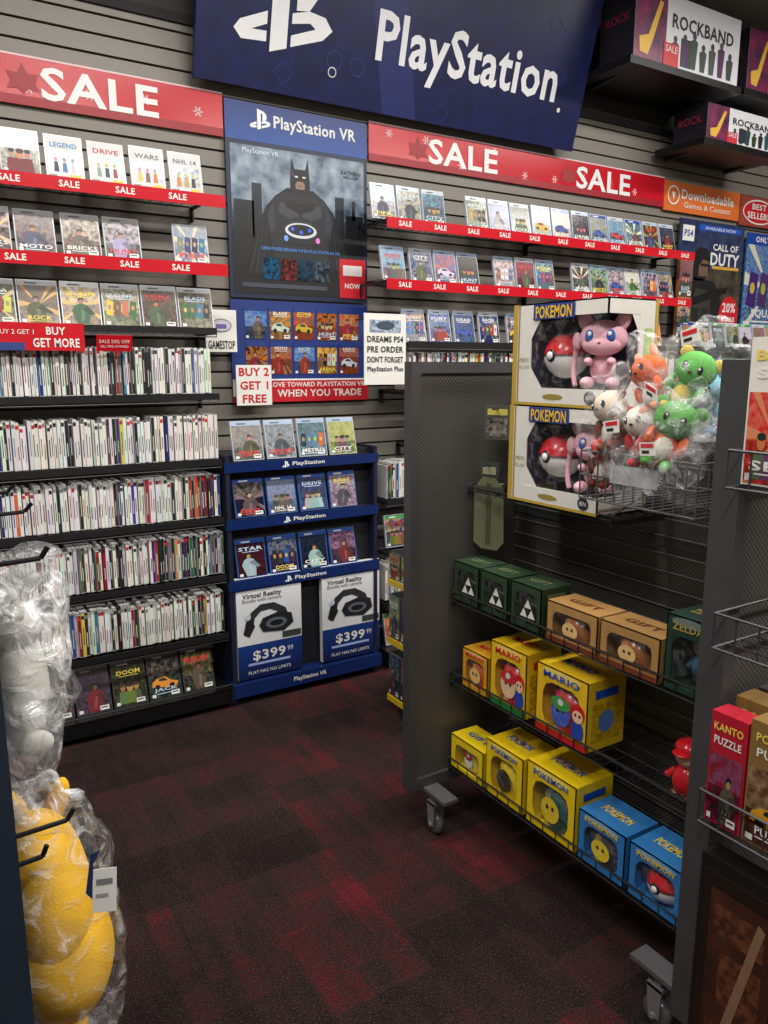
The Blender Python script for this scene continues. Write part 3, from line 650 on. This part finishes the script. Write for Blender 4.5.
# ------------------------------------------------------------------ boxed goods (facing -X)
LR=(0,-1,0)
def mug(mb,c,r,h,col,col2):
    mb.lathe(c,[(0,0),(r*.9,0),(r,.01),(r,h),(r*.92,h),(r*.9,.012),(0,.012)],col,'gloss',n=22,colf=lambda k,t:(col2 if 1<=k<=2 and math.sin(t*3)>.3 else col))
    pts=[Vector(c)+Vector((0,-r-.022*math.sin(a)*1.2,h*.5+h*.3*math.cos(a))) for a in [math.pi*i/6 for i in range(7)]]
    mb.path(pts,.006,col,'gloss')
def wbox(name,y,z,w,h,d,col,win=(.13,.12,.74,.66),x=1.505,inner=(60,50,36),content=None,title=None,tcol=(30,70,180),strip_=None,blobs=None):
    """open-window carton; y = far (image-left) edge"""
    mb=MB();F=FR(mb,(x,y,z),LR)
    wx,wy,ww,wh=win[0]*w,win[1]*h,win[2]*w,win[3]*h;t=.003
    F.box(0,0,wx,h,t,col,mat='paper');F.box(wx+ww,0,w-wx-ww,h,t,col,mat='paper')
    F.box(wx,0,ww,wy,t,col,mat='paper');F.box(wx,wy+wh,ww,h-wy-wh,t,col,mat='paper')
    F.box(0,0,t,h,d,col,mat='paper');F.box(w-t,0,t,h,d,col,mat='paper');F.box(t,0,w-2*t,t,d,col,mat='paper');F.box(t,h-t,w-2*t,t,d,col,mat='paper')
    F.box(t,t,w-2*t,h-2*t,t,inner,d=-d+t,mat='paper')
    k=.28*min(ww,wh)
    for a,b,sx,sy in((wx,wy,1,1),(wx+ww,wy,-1,1),(wx,wy+wh,1,-1),(wx+ww,wy+wh,-1,-1)):
        F.poly([(a,b),(a+sx*k,b),(a+sx*k*.3,b+sy*k*.3),(a,b+sy*k)],col,-.001)
    if content: content(mb,F,w,h,d)
    if title: F.text(title,w*.5,h*(win[1]+win[3]+(1-win[1]-win[3])/2),w=w*.7,h=h*.10,col=tcol,d=.003,bold=1);F.circ(w*.5,h*(.93),w*.38,h*.06,mix(col,(255,255,255),.35),.0015)
    if strip_: F.rect(0,0,w,h*win[1]*.8,strip_,.0012)
    if blobs:
        c1,c2=blobs
        F.circ(w*.84,h*.52,w*.13,h*.13,c1,.0022);F.circ(w*.84,h*.47,w*.10,h*.09,c2,.0026);F.circ(w*.84,h*.27,w*.12,h*.15,(40,70,170),.002);F.circ(w*.80,h*.49,w*.02,h*.025,(20,20,20),.003,n=8);F.circ(w*.88,h*.49,w*.02,h*.025,(20,20,20),.003,n=8)
    S=FR(mb,F.P(w,0,0),(1,0,0));S.rect(d*.12,h*.12,d*.76,h*.55,mix(col,(30,30,30),.35),.001,'cover',col);S.rect(d*.2,h*.74,d*.6,h*.12,tcol,.001);S.circ(d*.5,h*.4,d*.2,h*.16,mix(tcol,(255,255,255),.3),.002)
    T=FR(mb,F.P(0,h,0),LR,(1,0,0));T.text(title or 'GIFT',w/2,d/2,w=w*.6,h=d*.25,col=tcol,d=.001,bold=1)
    F.rect(wx,wy,ww,wh,(200,200,200),-.0015,'film')
    return mb.obj(name)
def c_mug(col,col2,rr=.42,hat=None):
    def f(mb,F,w,h,d):
        c=F.P(w*.46,.006,-d*.5);r=min(w,d)*rr;mug(mb,c,r,h*.66,col,col2)
        G_=FR(mb,c+Vector((-r-.002,0,0)),LR);G_.circ(0,h*.34,r*.6,h*.2,col2,.001,n=14);G_.circ(-r*.18,h*.38,r*.09,h*.04,(20,20,20),.002,n=8);G_.circ(r*.18,h*.38,r*.09,h*.04,(20,20,20),.002,n=8)
        if hat: G_.circ(0,h*.48,r*.62,h*.1,hat,.0025,n=14);G_.circ(0,h*.50,r*.18,h*.05,WHITE,.003,n=10)
    return f
GREENB=(44,66,44)
def c_tri(mb,F,w,h,d):
    c=F.P(w*.5,.006,-d*.5);r=w*.36;mug(mb,c,r,h*.8,(24,30,26),(30,38,30))
    G_=FR(mb,c+Vector((-r-.003,0,0)),LR);s=r*.7
    for a,b in((-.5,0),(.5,0),(0,1)):
        G_.poly([(a*s-s*.48,h*.2+b*s*.88),(a*s+s*.48,h*.2+b*s*.88),(a*s,h*.2+b*s*.88+s*.82)],(235,235,225),.001)
for y in(1.985,1.845,1.70):
    wbox('boxed_mug',y,.83,.13,.135,.12,GREENB,content=c_tri,tcol=(120,130,90),win=(.12,.12,.76,.7),inner=(30,36,30))
for y in(1.545,1.345):
    wbox('boxed_mug',y,.83,.19,.115,.11,(176,134,80),content=c_mug((150,90,50),(230,190,120),.44),win=(.12,.16,.76,.62),tcol=(90,30,20),inner=(110,60,36),title=None,strip_=(120,60,40))
def c_fig(mb,F,w,h,d):
    c=F.P(w*.5,h*.12,-d*.45)
    mb.ell(c+Vector((0,0,h*.2)),(d*.2,w*.18,h*.18),(50,90,110),'gloss');mb.ell(c+Vector((0,0,h*.46)),(d*.2,w*.17,h*.13),(170,140,120),'gloss')
    for s_ in(-1,1): mb.tube(c+Vector((0,s_*w*.1,0)),c+Vector((0,s_*w*.07,h*.15)),.007,(60,60,90),'gloss',n=8);mb.tube(c+Vector((0,s_*w*.16,h*.28)),c+Vector((-.01,s_*w*.25,h*.16)),.006,(50,90,110),'gloss',n=8)
wbox('boxed_figurine',1.14,.83,.12,.19,.13,(34,62,50),content=c_fig,win=(.14,.08,.74,.66),title='ZELDA',tcol=(170,150,80),inner=(60,80,84))
YB_=(232,190,34)
SK=(236,196,160)
wbox('boxed_mug',1.93,.545,.13,.135,.11,(214,156,40),content=c_mug((190,90,30),(235,190,120)),title='MARIO',tcol=(220,30,30))
wbox('boxed_mug',1.785,.545,.165,.205,.14,YB_,content=c_mug((196,30,34),SK,hat=(200,30,36)),title='MARIO',tcol=(220,30,30),strip_=(40,120,60),inner=(120,30,26),blobs=((200,30,36),SK))
wbox('boxed_mug',1.575,.545,.20,.205,.15,YB_,content=c_mug((196,30,34),(60,90,190),hat=(60,150,70)),title='MARIO',tcol=(30,80,190),strip_=(200,40,40),inner=(40,90,50),blobs=((200,30,36),SK))
wbox('boxed_mug',1.985,.227,.175,.12,.11,(236,206,30),content=c_mug((230,210,90),(230,230,230),.34,hat=(190,40,40)),title=None)
wbox('boxed_mug',1.795,.227,.175,.185,.14,(240,206,24),content=c_mug((226,196,30),(60,50,30)),title='POKEMON',tcol=(30,80,180),inner=(70,80,60))
wbox('boxed_mug',1.60,.227,.20,.20,.15,(240,206,24),content=c_mug((30,80,80),(226,196,30)),title='POKEMON',tcol=(30,80,180),inner=(50,80,70))
def pokeball(mb,c,r):
    mb.ell(c,(r,r,r),RED,'gloss',seg=28,rings=26,colf=lambda d:(200,30,40) if d.z>.1 else ((20,20,22) if d.z>-.08 else (232,232,232)))
    mb.ell(Vector(c)+Vector((-r*.95,-r*.0,0)),(r*.12,r*.28,r*.28),(20,20,22),'gloss');mb.ell(Vector(c)+Vector((-r*1.03,0,0)),(r*.1,r*.18,r*.18),(235,235,235),'gloss')
BLU=(52,124,190)
wbox('boxed_mug',1.385,.227,.165,.15,.13,BLU,content=c_mug((60,60,70),(230,205,40)),title='POKEMON',tcol=(240,200,40),inner=(40,60,90))
wbox('boxed_mug',1.205,.227,.165,.15,.13,BLU,content=lambda mb,F,w,h,d:pokeball(mb,F.P(w*.5,h*.40,-d*.42),.052),title='POKEMON',tcol=(240,200,40),inner=(60,130,190))
mb=MB();c=Vector((1.56,1.09,.545))
mb.ell(c+Vector((0,0,.045)),(.036,.038,.045),(190,30,40),'gloss');mb.ell(c+Vector((0,0,.11)),(.032,.034,.031),(228,190,160),'gloss');mb.ell(c+Vector((0,0,.132)),(.034,.036,.022),(200,30,40),'gloss');mb.ell(c+Vector((-.025,0,.124)),(.026,.026,.006),(190,25,35),'gloss')
for s_ in(-1,1): mb.ell(c+Vector((-.01,s_*.02,.008)),(.02,.014,.01),(110,70,40),'gloss');mb.tube(c+Vector((0,s_*.034,.06)),c+Vector((-.01,s_*.052,.04)),.009,(200,40,50),'gloss',n=8)
mb.obj('toy_figurine')

# ------------------------------------------------------------------ plush toys
def plush(mb,c,s,face,body,belly=None,ears='round',accent=None,tilt=0,roll=0):
    R=Matrix.Rotation(math.radians(tilt),3,'Z')@Matrix.Rotation(math.radians(roll),3,'X');c=Vector(c);accent=accent or body;belly=belly or face
    def E(p,r,col,**k): mb.ell(c+R@(Vector(p)*s),(r[0]*s,r[1]*s,r[2]*s),col,'fabric',rot=R,seg=16,rings=10,**k)
    E((0,0,0),(.9,1.0,.85),face)
    E((.05,0,-1.35),(.62,.68,.85),body);E((-.22,0,-1.35),(.42,.5,.62),belly)
    for q in(-1,1):
        E((-.78,q*.38,.1),(.12,.13,.2),(20,16,18));E((-.88,q*.36,.17),(.04,.05,.06),(240,240,240))
        E((-.3,q*.75,-1.0),(.25,.22,.45),body);E((-.42,q*.42,-2.05),(.45,.27,.27),accent)
        if ears=='round': E((.1,q*.85,.55),(.16,.32,.32),accent)
        if ears=='long': E((.15,q*.45,1.3),(.18,.22,.8),accent)
        if ears=='point': E((.05,q*.62,.85),(.16,.24,.42),accent)
    E((-.92,0,-.12),(.1,.1,.07),(60,30,30))
MEW=(228,176,190)
def mewbox(z,y=1.78):
    mb=MB();w,h,d=.36,.285,.19;x=1.55;F=FR(mb,(x,y,z),LR);t=.004;C=(222,220,212);GO=(186,156,60)
    wx,wy=.075,.05
    F.box(0,0,wx,h,t,C,mat='paper');F.box(wx,0,w-wx,wy,t,C,mat='paper');F.box(wx,h-.04,w-wx,.04,t,C,mat='paper')
    F.poly([(wx,wy),(wx+.05,wy),(wx,wy+.06)],C,-.001);F.poly([(wx,h-.04),(wx,h-.1),(wx+.04,h-.04)],C,-.001)
    F.rect(.0,0,.018,h,GO,.001);F.rect(.022,0,.006,h,(160,130,60),.001);F.rect(.018,.0,w-.018,.008,GO,.0012)
    F.box(0,0,t,h,d,GO,mat='paper');F.box(t,0,w-t,t,d,C,mat='paper');F.box(t,h-t,w-t,t,d,C,mat='paper');F.box(t,t,w-t,h-2*t,t,(50,46,76),d=-d+t,mat='paper')
    S=FR(mb,F.P(w,0,0),(1,0,0));q=.12
    S.box(0,0,d,wy,t,C,mat='paper');S.box(0,h-.04,d,.04,t,C,mat='paper');S.box(q,wy,d-q,h-wy-.04,t,C,mat='paper')
    S.poly([(q,wy),(q-.035,wy),(q,wy+.05)],C,-.001);S.poly([(q,h-.04),(q-.03,h-.04),(q,h-.09)],C,-.001)
    S.rect(q+.02,.06,.03,.15,(170,200,120),.001);S.rect(d-.012,0,.012,h,GO,.001)
    F.box(wx,wy,.002,h-wy-.04,.14,(44,38,60),d=-.005,mat='paper')
    F.rect(.085,h-.046,.16,.042,(40,60,130),.0025);F.text('POKEMON',.165,h-.026,w=.14,h=.034,col=(236,190,40),d=.004,bold=1)
    F.text('MEW',.052,h*.45,w=.04,col=(150,130,60));F.text('PLUSH',.052,h*.38,w=.04,col=(150,130,60));F.circ(.17,.026,.04,.008,(150,130,60));F.circ(w-.05,.028,.02,.018,(40,40,46),.002);F.text('8IN',w-.05,.028,w=.025,d=.003)
    pokeball(mb,F.P(.145,.14,-.075),.064)
    hc=F.P(.285,.185,-.068);R=Matrix.Rotation(math.radians(30),3,'Z')
    def E(p,r,col=MEW,rot=None): mb.ell(hc+R@Vector(p),r,col,'fabric',rot=R if rot is None else R@rot,seg=20,rings=14)
    RX=lambda a:Matrix.Rotation(a,3,'X')
    E((0,0,0),(.048,.064,.048));E((-.02,0,-.018),(.034,.052,.028))
    for q_ in(-1,1):
        E((.0,q_*.048,.042),(.012,.020,.030),rot=RX(q_*-.5))
        E((-.042,q_*.028,.004),(.008,.012,.017),(60,100,170));E((-.0495,q_*.026,.010),(.003,.005,.006),(240,240,240))
        E((-.022,q_*.034,-.118),(.036,.018,.016));E((-.032,q_*.03,-.062),(.024,.011,.011))
    E((-.053,0,-.014),(.004,.005,.003),(150,80,100))
    E((.008,0,-.08),(.030,.034,.042))
    tl=[F.P(.222-.018*math.sin(i*.6),.058+.024*i,-.04+.006*math.cos(i)) for i in range(6)]
    mb.path(tl,.007,MEW,'fabric',n=8);mb.ell(tl[-1],(.014,.014,.024),MEW)
    F.rect(wx,wy,w-wx,h-wy-.04,WHITE,-.002,'film')
    mb.obj('boxed_plush')
mewbox(1.20);mewbox(1.486,y=1.775)

root=empty('bagged_plush_toys')
mb=MB()
GR=(96,170,80);OR=(220,100,48);WH=(226,218,206);BR=(120,66,48);RD=(200,34,44)
plush(mb,(1.49,1.10,1.59),.046,GR,GR,(210,180,80),'round',(210,180,80),20,25)
plush(mb,(1.48,1.22,1.585),.045,OR,OR,WH,'point',(226,150,110),-10,-25)
plush(mb,(1.46,1.31,1.50),.046,(214,196,176),BR,WH,'round',BR,-10,-15)
plush(mb,(1.46,1.12,1.48),.050,GR,OR,WH,'round',GR,30,20)
plush(mb,(1.47,1.22,1.47),.046,WH,RD,RD,'round',RD,0,-10)
plush(mb,(1.60,1.14,1.54),.046,(110,170,190),(110,170,190),WH,'point',(60,110,150),0)
plush(mb,(1.60,1.26,1.52),.046,OR,RD,WH,'point',RD,0)
plush(mb,(1.475,1.335,1.39),.040,(190,50,44),(150,90,60),WH,'point',BR,0)
mb.obj('plush_toys',root)
mb=MB()
for c,r in(((1.50,1.10,1.57),(.075,.075,.12)),((1.49,1.22,1.54),(.07,.075,.12)),((1.47,1.31,1.46),(.07,.065,.12)),((1.46,1.12,1.44),(.075,.075,.13)),((1.47,1.22,1.42),(.065,.07,.12))):
    mb.ell(c,r,WHITE,'bag',seg=36,rings=24,nz=.55,nsc=22,pw=.8)
for p,a in(((1.40,1.27,1.44),10),((1.40,1.16,1.535),-25),((1.42,1.09,1.64),15),((1.395,1.16,1.40),5)):
    F=FR(mb,p,(math.sin(math.radians(a))*.3,-1,math.sin(math.radians(a))),(0,.15,1));F.box(0,0,.042,.030,.001,(226,222,216),mat='paper');F.rect(.004,.018,.034,.009,RD,.001);F.rect(.006,.005,.02,.007,(40,40,40),.001)
mb.obj('plastic_bags',root)

mb=MB();F=FR(mb,(1.585,1.985,1.00),(.35,-1,0));PC=(104,108,82)
F.poly([(0,.02),(.03,0),(.09,0),(.115,.03),(.11,.20),(.08,.24),(.03,.24),(0,.20)],PC,.002,'fabric');F.box(.01,.02,.09,.2,.02,PC,d=-.002,mat='fabric')
F.box(.02,.24,.07,.05,.003,(60,66,58),d=0,mat='paper');F.rect(.03,.25,.05,.025,(150,150,120),.002);F.rect(.0,.19,.11,.02,(70,74,56),.004,'fabric');F.rect(.047,.02,.018,.2,(76,80,62),.004,'fabric')
mb.tube(F.P(.055,.28,-.02),F.P(.055,.28,.04),.003);mb.obj('hanging_pouch')
mb=MB();F=FR(mb,(1.62,1.985,1.36),(.5,-1,0));F.box(0,0,.09,.11,.01,(80,78,74),mat='paper');F.rect(.01,.01,.07,.06,(150,140,130),.001,'cover',(50,50,50));F.rect(.01,.08,.07,.02,(200,190,90),.001);mb.tube(F.P(.045,.10,-.03),F.P(.045,.10,.04),.003)
mb.obj('hanging_card')

def puzzle(y,x,z,w,h,d,c1,c2,t1,t2,name='puzzle_box'):
    mb=MB();F=FR(mb,(x,y,z),LR);F.box(0,0,w,h,d,c1,mat='paper')
    art(F,.004,.004,w-.008,h*.62,c2,rc(c2,40),title=t2)
    F.text(t1,w/2,h*.88,w=w*.8,h=h*.07,col=(230,200,90),bold=1,d=.002);F.text(t2,w/2,h*.76,w=w*.75,h=h*.07,col=WHITE,bold=1,d=.002)
    S=FR(mb,F.P(w,0,0),(1,0,0));S.rect(d*.1,h*.1,d*.8,h*.8,mix(c1,(20,20,20),.2),.001);S.text(t1,d/2,h*.5,w=d*.7,col=(240,210,80))
    mb.obj(name)
puzzle(.868,1.305,.695,.078,.235,.05,(170,24,44),(120,30,40),'KANTO','PUZZLE')
puzzle(.785,1.305,.695,.13,.25,.06,(130,100,54),(90,60,40),'POKEMON','PUZZLE')
puzzle(.865,1.375,.695,.17,.25,.06,(130,100,54),(90,60,40),'POKEMON','PUZZLE')
puzzle(.865,1.45,.695,.17,.25,.06,(60,60,64),(90,60,40),'GAME','PUZZLE')
puzzle(.868,1.33,1.38,.12,.27,.10,(226,222,214),(200,40,40),'BALL','SET','boxed_toy')
mb=MB();F=FR(mb,(1.308,.866,.09),LR);F.box(0,0,.20,.53,.05,(22,20,20),mat='paper');F.box(.012,.03,.176,.47,.004,(34,26,22),d=.003,mat='gloss')
F.poly([(.03,.05),(.17,.05),(.17,.47),(.03,.47)],(74,42,30),.0045,'coverbig',(44,26,20))
for a,b,c_,e_ in((.04,.07,.12,.10),(.06,.22,.09,.12),(.04,.37,.11,.07)): F.rect(a,b,c_,e_,(104,62,42),.005,'cover',(60,34,24))
F.poly([(.05,.06),(.07,.06),(.15,.44),(.135,.45)],(130,100,78),.006);mb.obj('boxed_toy')

# ================================================================== LEFT FOREGROUND RACK
root=empty('peg_rack')
mb=MB();BLP=(44,56,72);px=.066
mb.box(-.03,.96,.02,px,.99,1.95,BLP,'metal');mb.box(-.03,1.86,.02,px,1.90,1.95,BLP,'metal')
mb.box(-.01,.99,.05,.04,1.86,1.93,(50,54,60),'perf');mb.box(-.18,.94,0,px,1.92,.05,BLP,'metal')
mb.obj('panel',root)
mb=MB()
for z,y,l in((1.345,1.08,.10),(.985,1.04,.10),(.955,1.02,.06),(1.345,1.45,.13),(.95,1.45,.13),(1.345,1.7,.13),(.95,1.7,.13)):
    mb.path([(.04,y,z),(.045+l*.9,y,z+.004),(.045+l,y,z+.018)],.0035,(24,24,26),n=8);mb.box(.035,y-.015,z-.02,.047,y+.015,z+.02,(24,24,26),'metal')
mb.obj('hooks',root)
root=empty('bagged_yellow_plush')
mb=MB();YP=(222,172,44)
mb.ell((.115,1.16,.79),(.070,.095,.155),YP,seg=36,rings=26,nz=.14,nsc=8)
mb.ell((.122,1.15,.72),(.080,.10,.115),YP,seg=36,rings=24,nz=.08,nsc=10)
for q in(-1,1):
    mb.ell((.115+q*.03,1.20,.935),(.016,.016,.035),YP,rot=Matrix.Rotation(q*.3,3,'Y'))
    mb.ell((.13+q*.02,1.15+q*.05,.625),(.04,.035,.024),YP)
    mb.ell((.180,1.20+q*.03,.85),(.006,.009,.012),(24,20,20))
mb.obj('plush',root)
mb=MB()
mb.ell((.12,1.15,.765),(.092,.118,.18),WHITE,'bag',seg=56,rings=40,nz=.35,nsc=15,pw=.8)
mb.ell((.115,1.15,.945),(.055,.03,.06),WHITE,'bagthick',seg=32,rings=22,nz=.6,nsc=25)
F=FR(mb,(.155,1.02,.85),(.7,-.5,.15),(.1,.1,1));F.box(0,0,.034,.062,.001,(222,222,218),mat='paper');F.rect(.005,.04,.024,.008,(120,120,120),.001);F.rect(.005,.022,.018,.005,(150,150,150),.001)
F.poly([(-.010,.03),(0,.02),(.0,.07),(.012,.09),(-.004,.085)],(30,50,90),.001)
mb.obj('plastic_bag',root)
root=empty('clear_plastic_bag')
mb=MB()
mb.ell((.108,1.14,1.18),(.062,.085,.14),WHITE,'bagthick',seg=56,rings=40,nz=.5,nsc=16,pw=.8)
mb.ell((.112,1.14,1.16),(.048,.07,.11),WHITE,'bag',seg=40,rings=30,nz=.6,nsc=22,pw=.8)
mb.ell((.11,1.13,1.32),(.045,.02,.04),WHITE,'bagthick',seg=32,rings=22,nz=.6,nsc=25)
mb.obj('film',root)
mb=MB();mb.ell((.105,1.155,1.15),(.036,.048,.09),(210,208,200),seg=24,rings=16,nz=.3,nsc=16);mb.ell((.105,1.15,1.24),(.032,.036,.035),(210,208,200),seg=20,rings=14)
for q in(-1,1): mb.ell((.105,1.15+q*.028,1.27),(.01,.012,.018),(210,208,200));mb.ell((.115,1.15+q*.035,1.075),(.022,.016,.018),(210,208,200))
mb.obj('plush',root)

# ================================================================== LIGHTS
def em():
    m,nt,out=newmat('lamp');e=N(nt,'ShaderNodeEmission');e.inputs['Strength'].default_value=4;e.inputs['Color'].default_value=(1,.97,.92,1);nt.links.new(e.outputs[0],out.inputs['Surface'])
em()
for x,y in((-.6,1.7),(1.2,1.7),(3.0,1.7),(4.8,1.7),(-.6,-.3),(1.2,-.3),(3.0,-.3),(4.8,-.3)):
    mb=MB();mb.box(x-.6,y-.16,CZ-.05,x+.6,y+.16,CZ,(200,200,200));mb.box(x-.57,y-.13,CZ-.055,x+.57,y+.13,CZ-.05,WHITE,'lamp');mb.obj('ceiling_light',keep=True)
    l=bpy.data.lights.new('ceiling_lamp','AREA');l.shape='RECTANGLE';l.size=1.15;l.size_y=.26;l.energy=50 if y>0 else 56;l.color=(1,.965,.91)
    o=bpy.data.objects.new('ceiling_lamp',l);sc.collection.objects.link(o);o.location=(x,y,CZ-.07)
w=bpy.data.worlds.new('World');sc.world=w;w.use_nodes=True
w.node_tree.nodes['Background'].inputs[0].default_value=(.9,.92,1,1);w.node_tree.nodes['Background'].inputs[1].default_value=.1

# ================================================================== CAMERA
cam=bpy.data.cameras.new('camera');co=bpy.data.objects.new('camera',cam);sc.collection.objects.link(co)
co.location=(0,0,1.6);co.rotation_euler=(math.pi/2-math.atan(147/770),0,-math.radians(31.8))
cam.sensor_fit='VERTICAL';cam.sensor_height=36;cam.sensor_width=27;cam.lens=770/1024*36;cam.clip_start=.01
sc.camera=co
